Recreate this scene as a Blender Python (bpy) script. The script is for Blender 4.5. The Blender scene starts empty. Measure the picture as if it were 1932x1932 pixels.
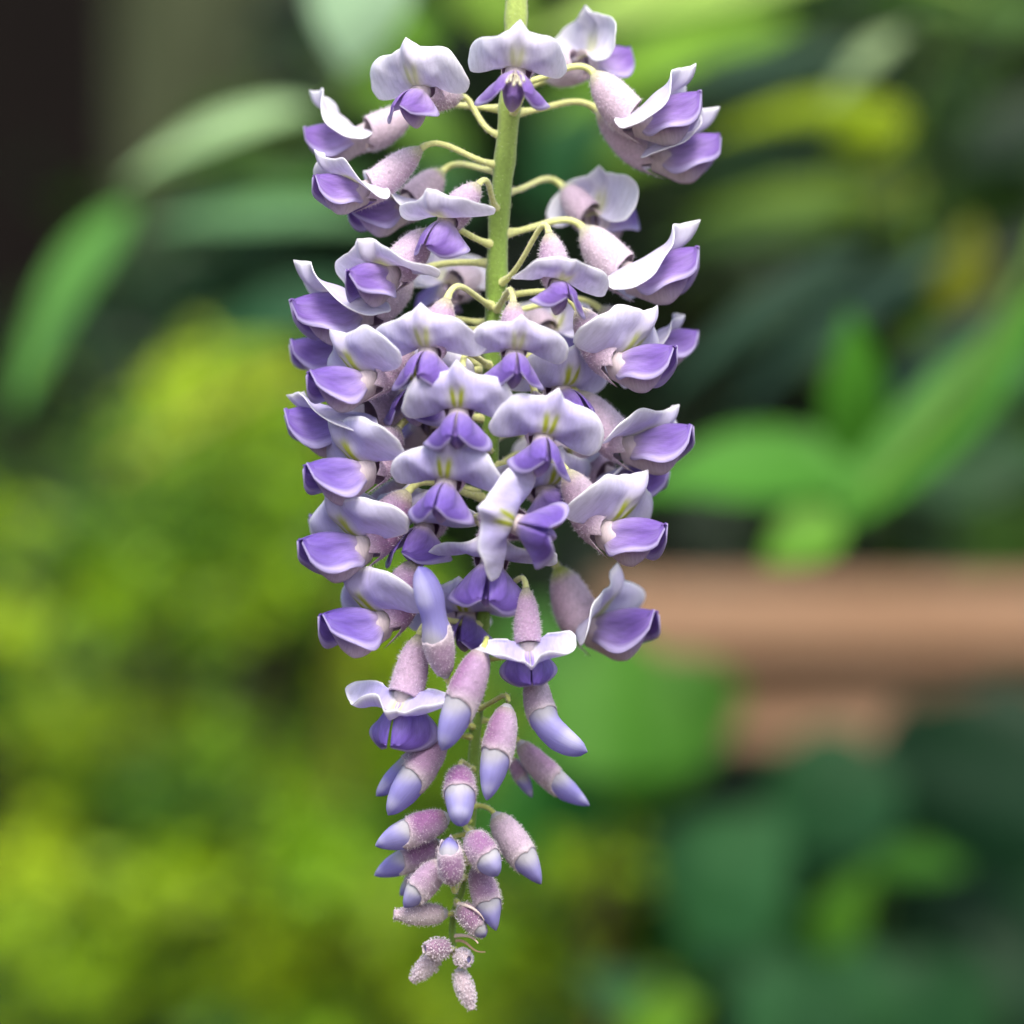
import bpy, math, random
import numpy as np
from mathutils import Vector

R = math.radians
random.seed(7)
rng = np.random.default_rng(11)
scene = bpy.context.scene
col = scene.collection

# ------------------------------------------------------------------ camera, sky, sun, exposure
SD = 0.16 / 1932.0            # metres in the raceme's plane for one pixel of the 1932-pixel view
DC = 0.16 * 100 / 36.0        # camera distance for a 100 mm macro lens
CZ = 1.50                     # height of the camera and the raceme's middle above the ground
cam_d = bpy.data.cameras.new("camera")
cam = bpy.data.objects.new("camera", cam_d)
col.objects.link(cam)
cam.location = (0, -DC, CZ)
cam.rotation_euler = (R(90), 0, 0)
cam_d.lens = 100
cam_d.sensor_width = 36
cam_d.clip_start = 0.02
cam_d.clip_end = 200
cam_d.dof.use_dof = True
cam_d.dof.focus_distance = DC - 0.008
cam_d.dof.aperture_fstop = 6.0
scene.camera = cam

SUN_EL, SUN_AZ = R(54), R(172)      # soft light from high above, a little behind the photographer's right shoulder
w = bpy.data.worlds.new("World")
scene.world = w
w.use_nodes = True
nt = w.node_tree
sky = nt.nodes.new("ShaderNodeTexSky")
sky.sky_type = 'NISHITA'
sky.sun_disc = False
sky.sun_elevation = SUN_EL
sky.sun_rotation = SUN_AZ
sky.dust_density = 4.0
nt.links.new(sky.outputs[0], nt.nodes["Background"].inputs[0])
nt.nodes["Background"].inputs[1].default_value = 0.11
sun_d = bpy.data.lights.new("sun", 'SUN')
sun_d.energy = 1.5
sun_d.angle = R(24)
sun_d.color = (1.0, 0.96, 0.9)
sun = bpy.data.objects.new("sun", sun_d)
col.objects.link(sun)
sdir = Vector((math.sin(SUN_AZ) * math.cos(SUN_EL), math.cos(SUN_AZ) * math.cos(SUN_EL), math.sin(SUN_EL)))
sun.rotation_euler = (-sdir).to_track_quat('-Z', 'Y').to_euler()
sun.location = (0, -1, 4)
vs = scene.view_settings
vs.view_transform = 'Standard'
vs.look = 'None'
vs.gamma = 1
vs.use_curve_mapping = False
vs.exposure = 1.4
scene.render.engine = 'CYCLES'
scene.cycles.use_denoising = True
scene.cycles.max_bounces = 6
scene.cycles.transmission_bounces = 6
scene.cycles.sample_clamp_indirect = 6

# ------------------------------------------------------------------ helpers
def lin(c):
    c = np.asarray(c, float) / 255.0
    return np.where(c <= 0.04045, c / 12.92, ((c + 0.055) / 1.055) ** 2.4)

def P(px, py, d=0.0):
    """point seen at (px, py) of the 1932-pixel view; d = depth behind the stem in the same small units"""
    y = d * SD
    k = (DC + y) / DC
    return np.array([(px - 966) * SD * k, y, CZ + (966 - py) * SD * k])

def PM(px, py, y):
    return P(px, py, y / SD)

def sm(x):
    x = np.clip(x, 0, 1)
    return x * x * (3 - 2 * x)

def nrm(v):
    v = np.asarray(v, float)
    return v / max(np.linalg.norm(v), 1e-12)

def mesh(name, V, F, mat, C=None, UV=None, parent=None, loc=None, smooth=True):
    me = bpy.data.meshes.new(name)
    me.from_pydata([tuple(v) for v in V], [], F)
    if smooth:
        me.polygons.foreach_set("use_smooth", [True] * len(me.polygons))
    if C is not None:
        at = me.color_attributes.new("Col", 'FLOAT_COLOR', 'POINT')
        cc = np.ones((len(V), 4), np.float32)
        cc[:, :3] = C
        at.data.foreach_set("color", cc.ravel())
    if UV is not None:
        ul = me.uv_layers.new(name="UVMap")
        li = np.empty(len(me.loops), np.int32)
        me.loops.foreach_get("vertex_index", li)
        ul.data.foreach_set("uv", np.asarray(UV, np.float32)[li].ravel())
    me.materials.append(mat)
    me.update()
    o = bpy.data.objects.new(name, me)
    col.objects.link(o)
    if parent is not None:
        o.parent = parent
    if loc is not None:
        o.location = loc
    return o

def gridf(m, n, wrap=False, off=0, flip=False):
    F = []
    for i in range(m - 1):
        for j in range(n if wrap else n - 1):
            k = (j + 1) % n
            q = (off + i * n + j, off + (i + 1) * n + j, off + (i + 1) * n + k, off + i * n + k)
            F.append(q[::-1] if flip else q)
    return F

def empty(name, loc, label=None, cat=None, group=None):
    o = bpy.data.objects.new(name, None)
    col.objects.link(o)
    o.location = loc
    o.empty_display_size = 0.01
    if label: o["label"] = label
    if cat: o["category"] = cat
    if group: o["group"] = group
    return o

def thick(o, t):
    m = o.modifiers.new("Solidify", 'SOLIDIFY')
    m.thickness = t
    m.offset = 0
    return o

def bez(p0, p1, p2, p3, n):
    t = np.linspace(0, 1, n)[:, None]
    return (1 - t) ** 3 * p0 + 3 * t * (1 - t) ** 2 * p1 + 3 * t * t * (1 - t) * p2 + t ** 3 * p3

def frames(pts, up):
    """tangent, side and upper direction along a path"""
    T = np.gradient(pts, axis=0)
    T /= np.linalg.norm(T, axis=1)[:, None] + 1e-12
    U = up[None, :] - (T @ up)[:, None] * T
    U /= np.linalg.norm(U, axis=1)[:, None] + 1e-9
    S = np.cross(T, U)
    return T, S, U

def tube(pts, rad, n=10, up=np.array([0.13, 0.31, 0.94]), squash=1.0):
    T, S, U = frames(pts, nrm(up))
    a = np.linspace(0, 2 * np.pi, n, endpoint=False)
    rad = np.asarray(rad)[:, None, None]
    V = pts[:, None, :] + rad * (np.cos(a)[None, :, None] * U[:, None, :] + squash * np.sin(a)[None, :, None] * S[:, None, :])
    m = len(pts)
    V = V.reshape(-1, 3)
    F = gridf(m, n, True, flip=True)
    V = np.vstack([V, pts[:1], pts[-1:]])
    for j in range(n):
        F.append((m * n, (j + 1) % n, j)[::-1])
        F.append((m * n + 1, (m - 1) * n + j, (m - 1) * n + (j + 1) % n)[::-1])
    return V, F

# ------------------------------------------------------------------ materials
def new_mat(name):
    m = bpy.data.materials.new(name)
    m.use_nodes = True
    t = m.node_tree
    t.nodes.clear()
    out = t.nodes.new("ShaderNodeOutputMaterial")
    return m, t, out

def tissue(name, transl, rough, nscale, namt, bump, spec=0.3, source='Col', sheen=0.0, coord='Object', streak=None):
    """plant tissue: pigment from the vertices (or the object's colour), fine mottling, light passing through"""
    m, t, out = new_mat(name)
    N = t.nodes; L = t.links
    if source == 'Col':
        c = N.new("ShaderNodeVertexColor"); c.layer_name = "Col"; co = c.outputs[0]
    else:
        c = N.new("ShaderNodeObjectInfo"); co = c.outputs["Color"]
    tc = N.new("ShaderNodeTexCoord")
    src = tc.outputs["UV"] if streak else tc.outputs[coord]
    mp = N.new("ShaderNodeMapping")
    L.new(src, mp.inputs[0])
    if streak: mp.inputs["Scale"].default_value = streak
    no = N.new("ShaderNodeTexNoise")
    no.inputs["Scale"].default_value = nscale
    no.inputs["Detail"].default_value = 6
    no.inputs["Roughness"].default_value = 0.6
    L.new(mp.outputs[0], no.inputs["Vector"])
    mr = N.new("ShaderNodeMapRange")
    mr.inputs["From Min"].default_value = 0.3
    mr.inputs["From Max"].default_value = 0.7
    mr.inputs["To Min"].default_value = 1 - namt
    mr.inputs["To Max"].default_value = 1 + namt * 0.6
    L.new(no.outputs[0], mr.inputs[0])
    mx = N.new("ShaderNodeVectorMath"); mx.operation = 'SCALE'
    L.new(co, mx.inputs[0]); L.new(mr.outputs[0], mx.inputs["Scale"])
    bs = N.new("ShaderNodeBsdfPrincipled")
    bs.inputs["Roughness"].default_value = rough
    bs.inputs["Specular IOR Level"].default_value = spec
    bs.inputs["Sheen Weight"].default_value = sheen
    L.new(mx.outputs[0], bs.inputs["Base Color"])
    if bump:
        bp = N.new("ShaderNodeBump")
        bp.inputs["Strength"].default_value = bump
        bp.inputs["Distance"].default_value = 0.0004
        L.new(no.outputs[0], bp.inputs["Height"]); L.new(bp.outputs[0], bs.inputs["Normal"])
    if transl > 0:
        tr = N.new("ShaderNodeBsdfTranslucent")
        L.new(mx.outputs[0], tr.inputs[0])
        ms = N.new("ShaderNodeMixShader"); ms.inputs[0].default_value = transl
        L.new(bs.outputs[0], ms.inputs[1]); L.new(tr.outputs[0], ms.inputs[2])
        L.new(ms.outputs[0], out.inputs[0])
    else:
        L.new(bs.outputs[0], out.inputs[0])
    return m

M_PETAL = tissue("petal", 0.46, 0.55, 9.0, 0.10, 0.25, spec=0.25, sheen=0.15, streak=(5.0, 1.2, 1.0))
M_WING = tissue("wing_petal", 0.36, 0.42, 7.0, 0.16, 0.25, spec=0.35, sheen=0.1, streak=(1.0, 5.0, 1.0))
M_CALYX = tissue("calyx", 0.15, 0.75, 2600.0, 0.22, 0.5, spec=0.2, sheen=0.4)
M_FUZZ = tissue("fuzz", 0.5, 0.5, 300.0, 0.05, 0, spec=0.3)
M_STEM = tissue("green_stem", 0.12, 0.6, 1800.0, 0.16, 0.5, spec=0.25, sheen=0.3)
M_LEAF = tissue("leaf", 0.36, 0.55, 60.0, 0.2, 0.2, spec=0.2, source='Obj')
M_FOL = tissue("foliage", 0.34, 0.5, 40.0, 0.15, 0, spec=0.35)
M_BARK = tissue("bark", 0.0, 0.85, 40.0, 0.4, 0.8, spec=0.2, source='Obj')

def wood_mat(name, c1, c2, rough=0.75, scale=(2, 30, 30)):
    m, t, out = new_mat(name)
    N = t.nodes; L = t.links
    tc = N.new("ShaderNodeTexCoord"); mp = N.new("ShaderNodeMapping")
    mp.inputs["Scale"].default_value = scale
    L.new(tc.outputs["Object"], mp.inputs[0])
    no = N.new("ShaderNodeTexNoise"); no.inputs["Scale"].default_value = 4; no.inputs["Detail"].default_value = 8
    L.new(mp.outputs[0], no.inputs["Vector"])
    cr = N.new("ShaderNodeValToRGB")
    cr.color_ramp.elements[0].position = 0.3; cr.color_ramp.elements[1].position = 0.7
    cr.color_ramp.elements[0].color = (*lin(c1), 1); cr.color_ramp.elements[1].color = (*lin(c2), 1)
    L.new(no.outputs[0], cr.inputs[0])
    bs = N.new("ShaderNodeBsdfPrincipled"); bs.inputs["Roughness"].default_value = rough
    bs.inputs["Specular IOR Level"].default_value = 0.08
    L.new(cr.outputs[0], bs.inputs["Base Color"])
    bp = N.new("ShaderNodeBump"); bp.inputs["Strength"].default_value = 0.5; bp.inputs["Distance"].default_value = 0.002
    L.new(no.outputs[0], bp.inputs["Height"]); L.new(bp.outputs[0], bs.inputs["Normal"])
    L.new(bs.outputs[0], out.inputs[0])
    return m

M_TAN = wood_mat("weathered_cedar", (122, 92, 68), (154, 126, 102))
M_GAPSHADE = wood_mat("gap_shade_board", (9, 6, 5), (16, 11, 8), scale=(20, 20, 1.5))  # deep shade between the plants, put into the board colour
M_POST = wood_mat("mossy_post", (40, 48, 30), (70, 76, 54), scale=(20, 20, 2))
M_SOIL = wood_mat("soil", (46, 36, 26), (86, 70, 50), scale=(3, 3, 3))

# ------------------------------------------------------------------ the setting: ground, fences
g = mesh("ground", [(-60, -60, 0), (60, -60, 0), (60, 60, 0), (-60, 60, 0)], [(0, 1, 2, 3)], M_SOIL, smooth=False)
g["kind"] = "structure"

def box(name, c, s, mat, parent=None, rel=None, bev=0.004):
    x, y, z = [v / 2 for v in s]
    V = np.array([(i * x, j * y, k * z) for i in (-1, 1) for j in (-1, 1) for k in (-1, 1)])
    F = [(0, 1, 3, 2), (4, 6, 7, 5), (0, 4, 5, 1), (2, 3, 7, 6), (0, 2, 6, 4), (1, 5, 7, 3)]
    c = np.array(c, float)
    if rel is not None: c = c - np.array(rel)
    o = mesh(name, V, F, mat, parent=parent, loc=c, smooth=False)
    if bev:
        b = o.modifiers.new("Bevel", 'BEVEL'); b.width = bev; b.segments = 2
    return o

# added board fence behind everything, its near-black colour standing for shade in the gaps
fy = 2.6
fl = (0, fy, 0)
fence = empty("gap_shade_fence", fl, "tall added board fence behind all the foliage coloured near black as shade", "fence")
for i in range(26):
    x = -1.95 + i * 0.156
    box("board", (x, fy + (.024 if i % 2 else 0), 1.3 + random.uniform(-.01, .01)), (0.185, 0.022, 2.6), M_GAPSHADE, fence, fl)
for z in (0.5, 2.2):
    box("rail", (0, fy + 0.062, z), (4.05, 0.05, 0.09), M_GAPSHADE, fence, fl)
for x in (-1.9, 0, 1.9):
    box("post", (x, fy + 0.135, 1.25), (0.1, 0.1, 2.5), M_GAPSHADE, fence, fl)

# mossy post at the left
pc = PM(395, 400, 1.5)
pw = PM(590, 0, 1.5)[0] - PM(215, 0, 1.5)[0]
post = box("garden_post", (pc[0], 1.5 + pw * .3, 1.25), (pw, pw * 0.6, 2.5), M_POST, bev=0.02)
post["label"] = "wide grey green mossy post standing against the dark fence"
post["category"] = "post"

# cedar rail at the right
ry = 0.80
def rail_pt(py): return PM(0, py, ry)[2]
x0 = PM(1130, 0, ry)[0]; x1 = x0 + 1.5
rl = (x0 + 0.3, ry, 0)
rail = empty("cedar_railing", rl, "weathered tan cedar railing with a wide cap board behind the leaves", "railing")
zt, zb = rail_pt(1106), rail_pt(1246)
box("cap_board", ((x0 + x1) / 2, ry + 0.04, (zt + zb) / 2), (x1 - x0, 0.12, zt - zb), M_TAN, rail, rl, 0.006)
z2, z3 = rail_pt(1268), rail_pt(1410)
box("lower_board", ((x0 + x1) / 2, ry + 0.012, (z2 + z3) / 2), (x1 - x0 - .02, 0.03, z2 - z3), M_TAN, rail, rl, 0.004)
for x in (0.36, x1 - 0.05):
    box("post", (x, ry + 0.052, zb / 2 + 0.005), (0.05, 0.09, zb + 0.0095), M_TAN, rail, rl)

# ------------------------------------------------------------------ leaves and shrubs in the background
LK = 0.66     # pigment depth of all garden leaves
def leafc(c): return lin(c) ** 1.14 * LK
def leaf_geo(base, tip, width, nrm_hint, bow=0.12, fold=0.18, tipshape=1.0, n=13, m=7, arch=0.0, wav=0.06):
    """a leaf blade from base to tip (world points) with folded midrib, arched and a little wavy"""
    base, tip = np.asarray(base, float), np.asarray(tip, float)
    ax = tip - base
    Ln = np.linalg.norm(ax); ax = ax / Ln
    nh = nrm(nrm_hint)
    nz = nrm(nh - ax * (nh @ ax))
    sd = np.cross(nz, ax)
    s = np.linspace(0, 1, n)
    hw = width / 2 * np.sin(np.pi * np.clip(s, 0, 1) ** (0.72 * tipshape)) ** 0.85
    hw[0] = width * 0.02; hw[-1] = width * 0.004
    u = np.linspace(-1, 1, m)
    ph = random.uniform(0, 6)
    V = []
    for i in range(n):
        c = base + ax * Ln * s[i] + nz * Ln * bow * 4 * s[i] * (1 - s[i]) * 0.5 + sd * arch * Ln * 4 * s[i] * (1 - s[i])
        for j in range(m):
            V.append(c + sd * hw[i] * u[j] + nz * (hw[i] * fold * abs(u[j]) + hw[i] * wav * math.sin(9 * s[i] + ph + 2 * u[j])))
    return np.array(V), gridf(n, m)

def petiole_geo(p0, p1, r, sag=0.1):
    p0, p1 = np.asarray(p0, float), np.asarray(p1, float)
    L = np.linalg.norm(p1 - p0)
    mid = np.array([0, 0, sag * L])
    pts = bez(p0, p0 + (p1 - p0) * .33 + mid, p0 + (p1 - p0) * .66 + mid, p1, 7)
    return tube(pts, np.linspace(r * 1.2, r * .8, 7), 6)

def leaf(parent, b, t, wpx, y, colr, hint=(0, -1, 0.5), yt=None, stem=None, name="leaf", **kw):
    yt = y if yt is None else yt
    B, T = PM(b[0], b[1], y), PM(t[0], t[1], yt)
    wd = wpx * SD * (DC + (y + yt) / 2) / DC
    V, F = leaf_geo(B, T, wd, np.array(hint, float), **kw)
    if stem is not None:
        V2, F2 = petiole_geo(stem, B + (T - B) * 0.01, 0.0009)
        F = F + [tuple(i + len(V) for i in f) for f in F2]
        V = np.vstack([V, V2])
    pl = np.array(parent.location)
    o = mesh(name, V - B, F, M_LEAF, parent=parent, loc=B - pl)
    o.color = (*leafc(colr), 1)
    return o

def stem_obj(parent, pts, rad, colr, mat=M_BARK, name="branch", n=10):
    pts = np.array(pts, float)
    # smooth the path
    t = np.linspace(0, len(pts) - 1, (len(pts) - 1) * 8 + 1)
    q = np.array([[np.interp(tt, range(len(pts)), pts[:, k]) for k in range(3)] for tt in t])
    for _ in range(6):
        q[1:-1] = (q[:-2] + 2 * q[1:-1] + q[2:]) / 4
    r = np.interp(t, range(len(pts)), rad)
    V, F = tube(q, r, n)
    o = mesh(name, V - q[0], F, mat, parent=parent, loc=q[0] - np.array(parent.location))
    o.color = (*lin(colr), 1)
    return o, q

def near(q, p):
    return q[np.argmin(np.linalg.norm(q - np.asarray(p)[None, :], axis=1))]

# the vine: a trunk rising beside the view, a woody branch across above it, shoots coming down from it
VB = np.array([0.62, 0.34, 0.0])
vine = empty("wisteria_vine", VB, "climbing vine with long drooping green leaflets around the flower cluster", "vine")
ZT = CZ + 0.128
stem_obj(vine, [VB, VB + (0.02, -0.02, .6), VB + (-.03, 0.02, 1.2), (0.55, .25, ZT + .05), (.3, .1, ZT + .03), (0.0, 0.0, ZT), (-.2, .12, ZT + .01), (-.5, .3, ZT + .03)],
         [.03, .026, .022, .014, .009, .006, .005, .004], (96, 84, 66), name="trunk")
GST = (88, 120, 48)
def shoot(pts, r0=.0022, r1=.0012, c=GST):
    o, q = stem_obj(vine, pts, np.linspace(r0, r1, len(pts)), c, name="shoot", n=8)
    return q
# left shoot
qL = shoot([(-.2, .12, ZT + .01), PM(720, -60, .34), PM(690, 120, .36), PM(640, 200, .36), PM(470, 290, .38), PM(255, 335, .40)])
L = lambda *a, **k: leaf(vine, *a, name="leaflet", **k)
L((700, -130), (655, 138), 205, .32, (196, 234, 190), hint=(0.1, -.8, .75), stem=near(qL, PM(700, -130, .34)))
L((590, 205), (225, 352), 112, .36, (206, 244, 180), hint=(-.2, -.6, .8), yt=.38, stem=near(qL, PM(600, 220, .36)), arch=-.01)
L((250, 380), (28, 790), 140, .44, (122, 184, 92), hint=(-.5, -.7, .5), yt=.42, stem=qL[-1])
L((720, 420), (275, 432), 96, .44, (134, 184, 128), hint=(0, -.6, .8), yt=.46, stem=near(qL, PM(560, 250, .37)), arch=.03)
L((740, 380), (430, 352), 74, .48, (90, 140, 66), hint=(0, -.6, .7), stem=near(qL, PM(560, 250, .37)))
L((700, 570), (400, 640), 130, .52, (60, 120, 78), hint=(0, -.8, .5), stem=near(qL, PM(640, 200, .37)))
L((820, 20), (700, 190), 120, .42, (120, 170, 50), hint=(0, -.8, .6), stem=near(qL, PM(690, 60, .36)))
L((880, 300), (640, 130), 120, .5, (124, 168, 64), hint=(0, -.8, .6), stem=near(qL, PM(690, 60, .36)))
L((900, 330), (760, 380), 150, .55, (66, 122, 66), hint=(0, -.9, .4), stem=near(qL, PM(690, 100, .36)))
L((1000, 60), (840, -40), 150, .5, (140, 180, 60), hint=(0, -.8, .6), stem=(0, 0, ZT))
# right shoot
qR = shoot([(.3, .1, ZT + .03), PM(2060, 120, .30), PM(1960, 480, .31), PM(1800, 760, .31), PM(1640, 930, .31)])
qR2 = shoot([(.3, .1, ZT + .03), PM(1900, -80, .42), PM(1760, 110, .44), PM(1690, 340, .45), PM(1760, 560, .45)])
L((1645, 905), (1195, 930), 205, .36, (100, 170, 62), hint=(-.1, -.75, .75), yt=.36, stem=qR[-1], arch=-.04)
L((1590, 985), (1440, 1062), 130, .31, (122, 180, 60), hint=(0, -.8, .6), stem=qR[-1])
L((1570, 1000), (2010, 520), 150, .31, (98, 166, 58), hint=(-.2, -.8, .6), yt=.34, stem=qR[-1], arch=-.05)
L((1605, 870), (1602, 585), 132, .33, (112, 186, 66), hint=(0.1, -.9, .5), yt=.31, stem=qR[-1])
L((1700, 780), (1990, 700), 150, .40, (56, 110, 70), hint=(0, -.8, .6), stem=near(qR, PM(1800, 740, .31)))
L((1680, 900), (2000, 860), 190, .46, (52, 100, 54), hint=(0, -.9, .4), stem=near(qR, PM(1750, 800, .31)))
DK = (58, 92, 70)
L((1640, 470), (1240, 760), 92, .36, DK, hint=(.3, -.6, .8), stem=near(qR2, PM(1690, 400, .45)))
L((1800, 470), (1370, 790), 74, .40, (60, 96, 78), hint=(.3, -.6, .8), stem=near(qR2, PM(1740, 470, .45)))
L((1930, 560), (1640, 790), 84, .37, (40, 72, 66), hint=(.3, -.6, .8), stem=near(qR, PM(1930, 500, .31)))
L((1640, 100), (1215, 175), 120, .40, (66, 96, 70), hint=(.1, -.6, .8), stem=near(qR2, PM(1740, 100, .44)), arch=.05)
L((1650, 140), (1240, 215), 70, .36, (40, 66, 48), hint=(.1, -.3, .9), stem=near(qR2, PM(1740, 100, .44)), arch=.06)
L((1560, -50), (985, 95), 190, .44, (196, 232, 122), hint=(.0, -.6, .8), stem=near(qR2, PM(1850, -40, .44)))
L((1500, 40), (1020, 230), 140, .52, (150, 200, 66), hint=(.0, -.7, .7), stem=near(qR2, PM(1850, -40, .44)))
L((1700, 60), (1560, 200), 60, .38, (180, 206, 150), hint=(.0, -.6, .8), stem=near(qR2, PM(1740, 110, .44)))
L((1690, 215), (1330, 262), 104, .42, (176, 206, 36), hint=(.0, -.6, .8), stem=near(qR2, PM(1700, 250, .44)))
L((1700, 200), (1560, 330), 120, .43, (186, 212, 32), hint=(.1, -.8, .6), stem=near(qR2, PM(1700, 250, .44)))
L((1640, 310), (1260, 340), 66, .40, (54, 86, 56), hint=(.1, -.5, .8), stem=near(qR2, PM(1690, 340, .44)), arch=-.08)
L((1720, 390), (1290, 420), 96, .46, (118, 152, 48), hint=(.0, -.7, .7), stem=near(qR2, PM(1690, 380, .44)), arch=-.03)
L((1600, 420), (1230, 480), 90, .50, (86, 124, 52), hint=(.0, -.8, .6), stem=near(qR2, PM(1690, 400, .44)))
L((1740, 350), (1600, 440), 90, .46, (140, 160, 44), hint=(.0, -.8, .6), stem=near(qR2, PM(1690, 380, .44)))
L((1800, 600), (1838, 412), 104, .44, (140, 150, 40), hint=(.0, -.8, .6), stem=near(qR2, PM(1760, 540, .45)))
L((1770, 600), (1735, 700), 90, .48, (110, 150, 50), hint=(.0, -.8, .6), stem=qR2[-1])
L((2040, 60), (1700, 20), 110, .5, (92, 130, 56), hint=(.0, -.7, .7), stem=near(qR, PM(2050, 60, .3)))
L((2060, 200), (1780, 330), 150, .55, (44, 72, 46), hint=(.0, -.8, .6), stem=near(qR, PM(2050, 200, .3)))
L((1130, 180), (1010, 420), 150, .55, (60, 118, 70), hint=(.0, -.8, .6), stem=near(qR2, PM(1850, -40, .44)))
L((1260, 250), (1080, 330), 140, .6, (110, 150, 44), hint=(.0, -.8, .6), stem=near(qR2, PM(1850, -40, .44)))

# low broad-leaved plant under the railing
def plant(name, basex, basey, label, cat, specs, stemc, group=None):
    rt = np.array([basex, basey, 0.0])
    e = empty(name, rt, label, cat, group)
    top = rt + (0, 0, max(PM(0, s[1][1], s[3])[2] for s in specs) - .03)
    o, q = stem_obj(e, [rt, rt + (top - rt) * .5 + (.02, .01, 0), top], [.012, .008, .003], stemc, name="stem")
    for s in specs:
        B = PM(s[0][0], s[0][1], s[3])
        st = near(q, B - (0, 0, .06))
        leaf(e, s[0], s[1], s[2], s[3], s[4], stem=st, **(s[5] if len(s) > 5 else {}))
    return e
H = dict(hint=(0, -.75, .65), bow=.2, fold=.1)
plant("broadleaf_plant", PM(1640, 0, .62)[0], .62, "broad blue green leaves massed below the cedar railing", "plant", [
    ((1290, 1760), (1480, 1540), 300, .50, (77, 138, 82), H),
    ((1420, 1800), (1300, 1560), 240, .53, (68, 130, 70), H),
    ((1700, 1480), (1420, 1560), 300, .56, (53, 112, 63), H),
    ((1480, 1460), (1640, 1700), 320, .58, (55, 116, 62), H),
    ((1760, 1500), (1700, 1320), 260, .62, (33, 74, 47), H),
    ((1760, 1620), (1960, 1310), 420, .60, (34, 78, 48), H),
    ((1980, 1780), (1720, 1560), 400, .64, (36, 82, 45), H),
    ((1560, 1800), (1640, 1640), 110, .46, (103, 160, 42), dict(hint=(0, -.5, .85))),
    ((1640, 1640), (1830, 1640), 120, .46, (77, 134, 36), dict(hint=(0, -.5, .85))),
    ((1300, 1990), (1080, 1830), 130, .50, (64, 124, 72), H),
    ((1600, 1960), (1250, 1800), 190, .52, (77, 134, 82), H),
    ((1480, 2080), (1420, 1800), 150, .49, (80, 140, 87), H),
    ((1640, 2060), (1580, 1740), 200, .53, (75, 134, 82), H),
    ((1860, 2040), (1640, 1800), 280, .58, (49, 104, 57), H),
    ((2100, 1960), (1820, 1760), 260, .60, (34, 78, 43), H),
    ((1560, 1960), (1500, 1700), 280, .62, (57, 128, 42), H),
    ((1380, 1900), (1400, 1660), 300, .64, (64, 132, 36), H),
    ((1800, 1900), (1760, 1640), 300, .68, (38, 86, 47), H),
    ((2050, 2080), (1700, 1900), 160, .60, (31, 58, 30), H),
    ((1180, 1960), (1330, 1900), 130, .45, (121, 172, 33), H),
    ((1960, 1480), (1880, 1270), 200, .66, (36, 76, 43), H)], (60, 80, 40))
H2 = dict(hint=(0, -.8, .6), bow=.15, fold=.1)
plant("hazel_sapling", PM(1120, 0, .60)[0], .60, "bright green round leaves in front of the railing's near end", "sapling", [
    ((1020, 1290), (1330, 1430), 330, .48, (96, 158, 48), H2),
    ((1330, 1240), (1170, 1560), 230, .52, (90, 152, 48), H2),
    ((960, 1420), (1160, 1580), 200, .50, (68, 138, 56), H2),
    ((940, 1180), (1150, 1330), 190, .54, (84, 148, 54), H2),
    ((1300, 1250), (1350, 1420), 160, .55, (104, 160, 50), H2),
    ((900, 1500), (1030, 1640), 160, .56, (70, 140, 44), H2)], (92, 78, 40))

def leaf_mass(name, parent, centres, per, sig, size, cols, hint_up=0.5, seed=1, mat=M_FOL, face=0.8):
    """thousands of small leaves in clumps round the given centres, one object"""
    r = np.random.default_rng(seed)
    n = len(centres) * per
    c = np.repeat(np.array(centres, float), per, axis=0)
    pos = c + r.normal(0, 1, (n, 3)) * np.array(sig)
    cl = np.repeat(r.integers(0, len(cols), len(centres)), per)
    colr = np.array([leafc(x) for x in cols])[cl] * r.uniform(.75, 1.2, (n, 1))
    ax = r.normal(0, 1, (n, 3)); ax[:, 2] *= .5
    ax /= np.linalg.norm(ax, axis=1)[:, None]
    nz = r.normal(0, .55, (n, 3)) + np.array([0, -face, hint_up])
    nz -= (nz * ax).sum(1)[:, None] * ax
    nz /= np.linalg.norm(nz, axis=1)[:, None]
    sd = np.cross(nz, ax)
    ln = size * r.uniform(.7, 1.3, (n, 1)); wd = ln * r.uniform(.4, .55, (n, 1))
    # blade of two folded halves: base, left, tip, right, mid
    b = pos - ax * ln / 2; t = pos + ax * ln / 2
    l = pos + sd * wd / 2 + nz * wd * .12; rr = pos - sd * wd / 2 + nz * wd * .12
    V = np.stack([b, l, t, rr], 1).reshape(-1, 3)
    k = np.arange(n) * 4
    F = np.concatenate([np.stack([k, k + 2, k + 1], 1), np.stack([k, k + 3, k + 2], 1)]).tolist()
    pl = np.array(parent.location)
    o = mesh(name, V - pl, F, mat, C=np.repeat(colr, 4, axis=0), parent=parent, smooth=False)
    o["kind"] = "stuff"
    return o

def clumps(n, xr, yr, dr, seed, ok=None):
    r = np.random.default_rng(seed); out = []
    while len(out) < n:
        px, py, y = r.uniform(*xr), r.uniform(*yr), r.uniform(*dr)
        if ok is None or ok(px, py): out.append(PM(px, py, y))
    return out

def shrub(name, x, y, label, cents, per, sig, size, cols, seed, barkc=(80, 70, 50), **kw):
    rt = np.array([x, y, 0.0])
    e = empty(name, rt, label, "shrub")
    zt_ = np.mean([c[2] for c in cents])
    pts = [rt, rt + (.01, 0, zt_ * .5), (np.mean([c[0] for c in cents]), y, zt_)]
    o, q = stem_obj(e, pts, [.02, .014, .006], barkc, name="trunk")
    r = random.Random(seed)
    for i in range(7):
        c = cents[r.randrange(len(cents))]
        a = near(q, c - np.array([0, 0, .15]))
        stem_obj(e, [a, (a + c) / 2 + (0, 0, .01), c], [.006, .004, .0015], barkc, name="branch")
    leaf_mass("crown", e, cents, per, sig, size, cols, seed=seed, **kw)
    return e

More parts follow.
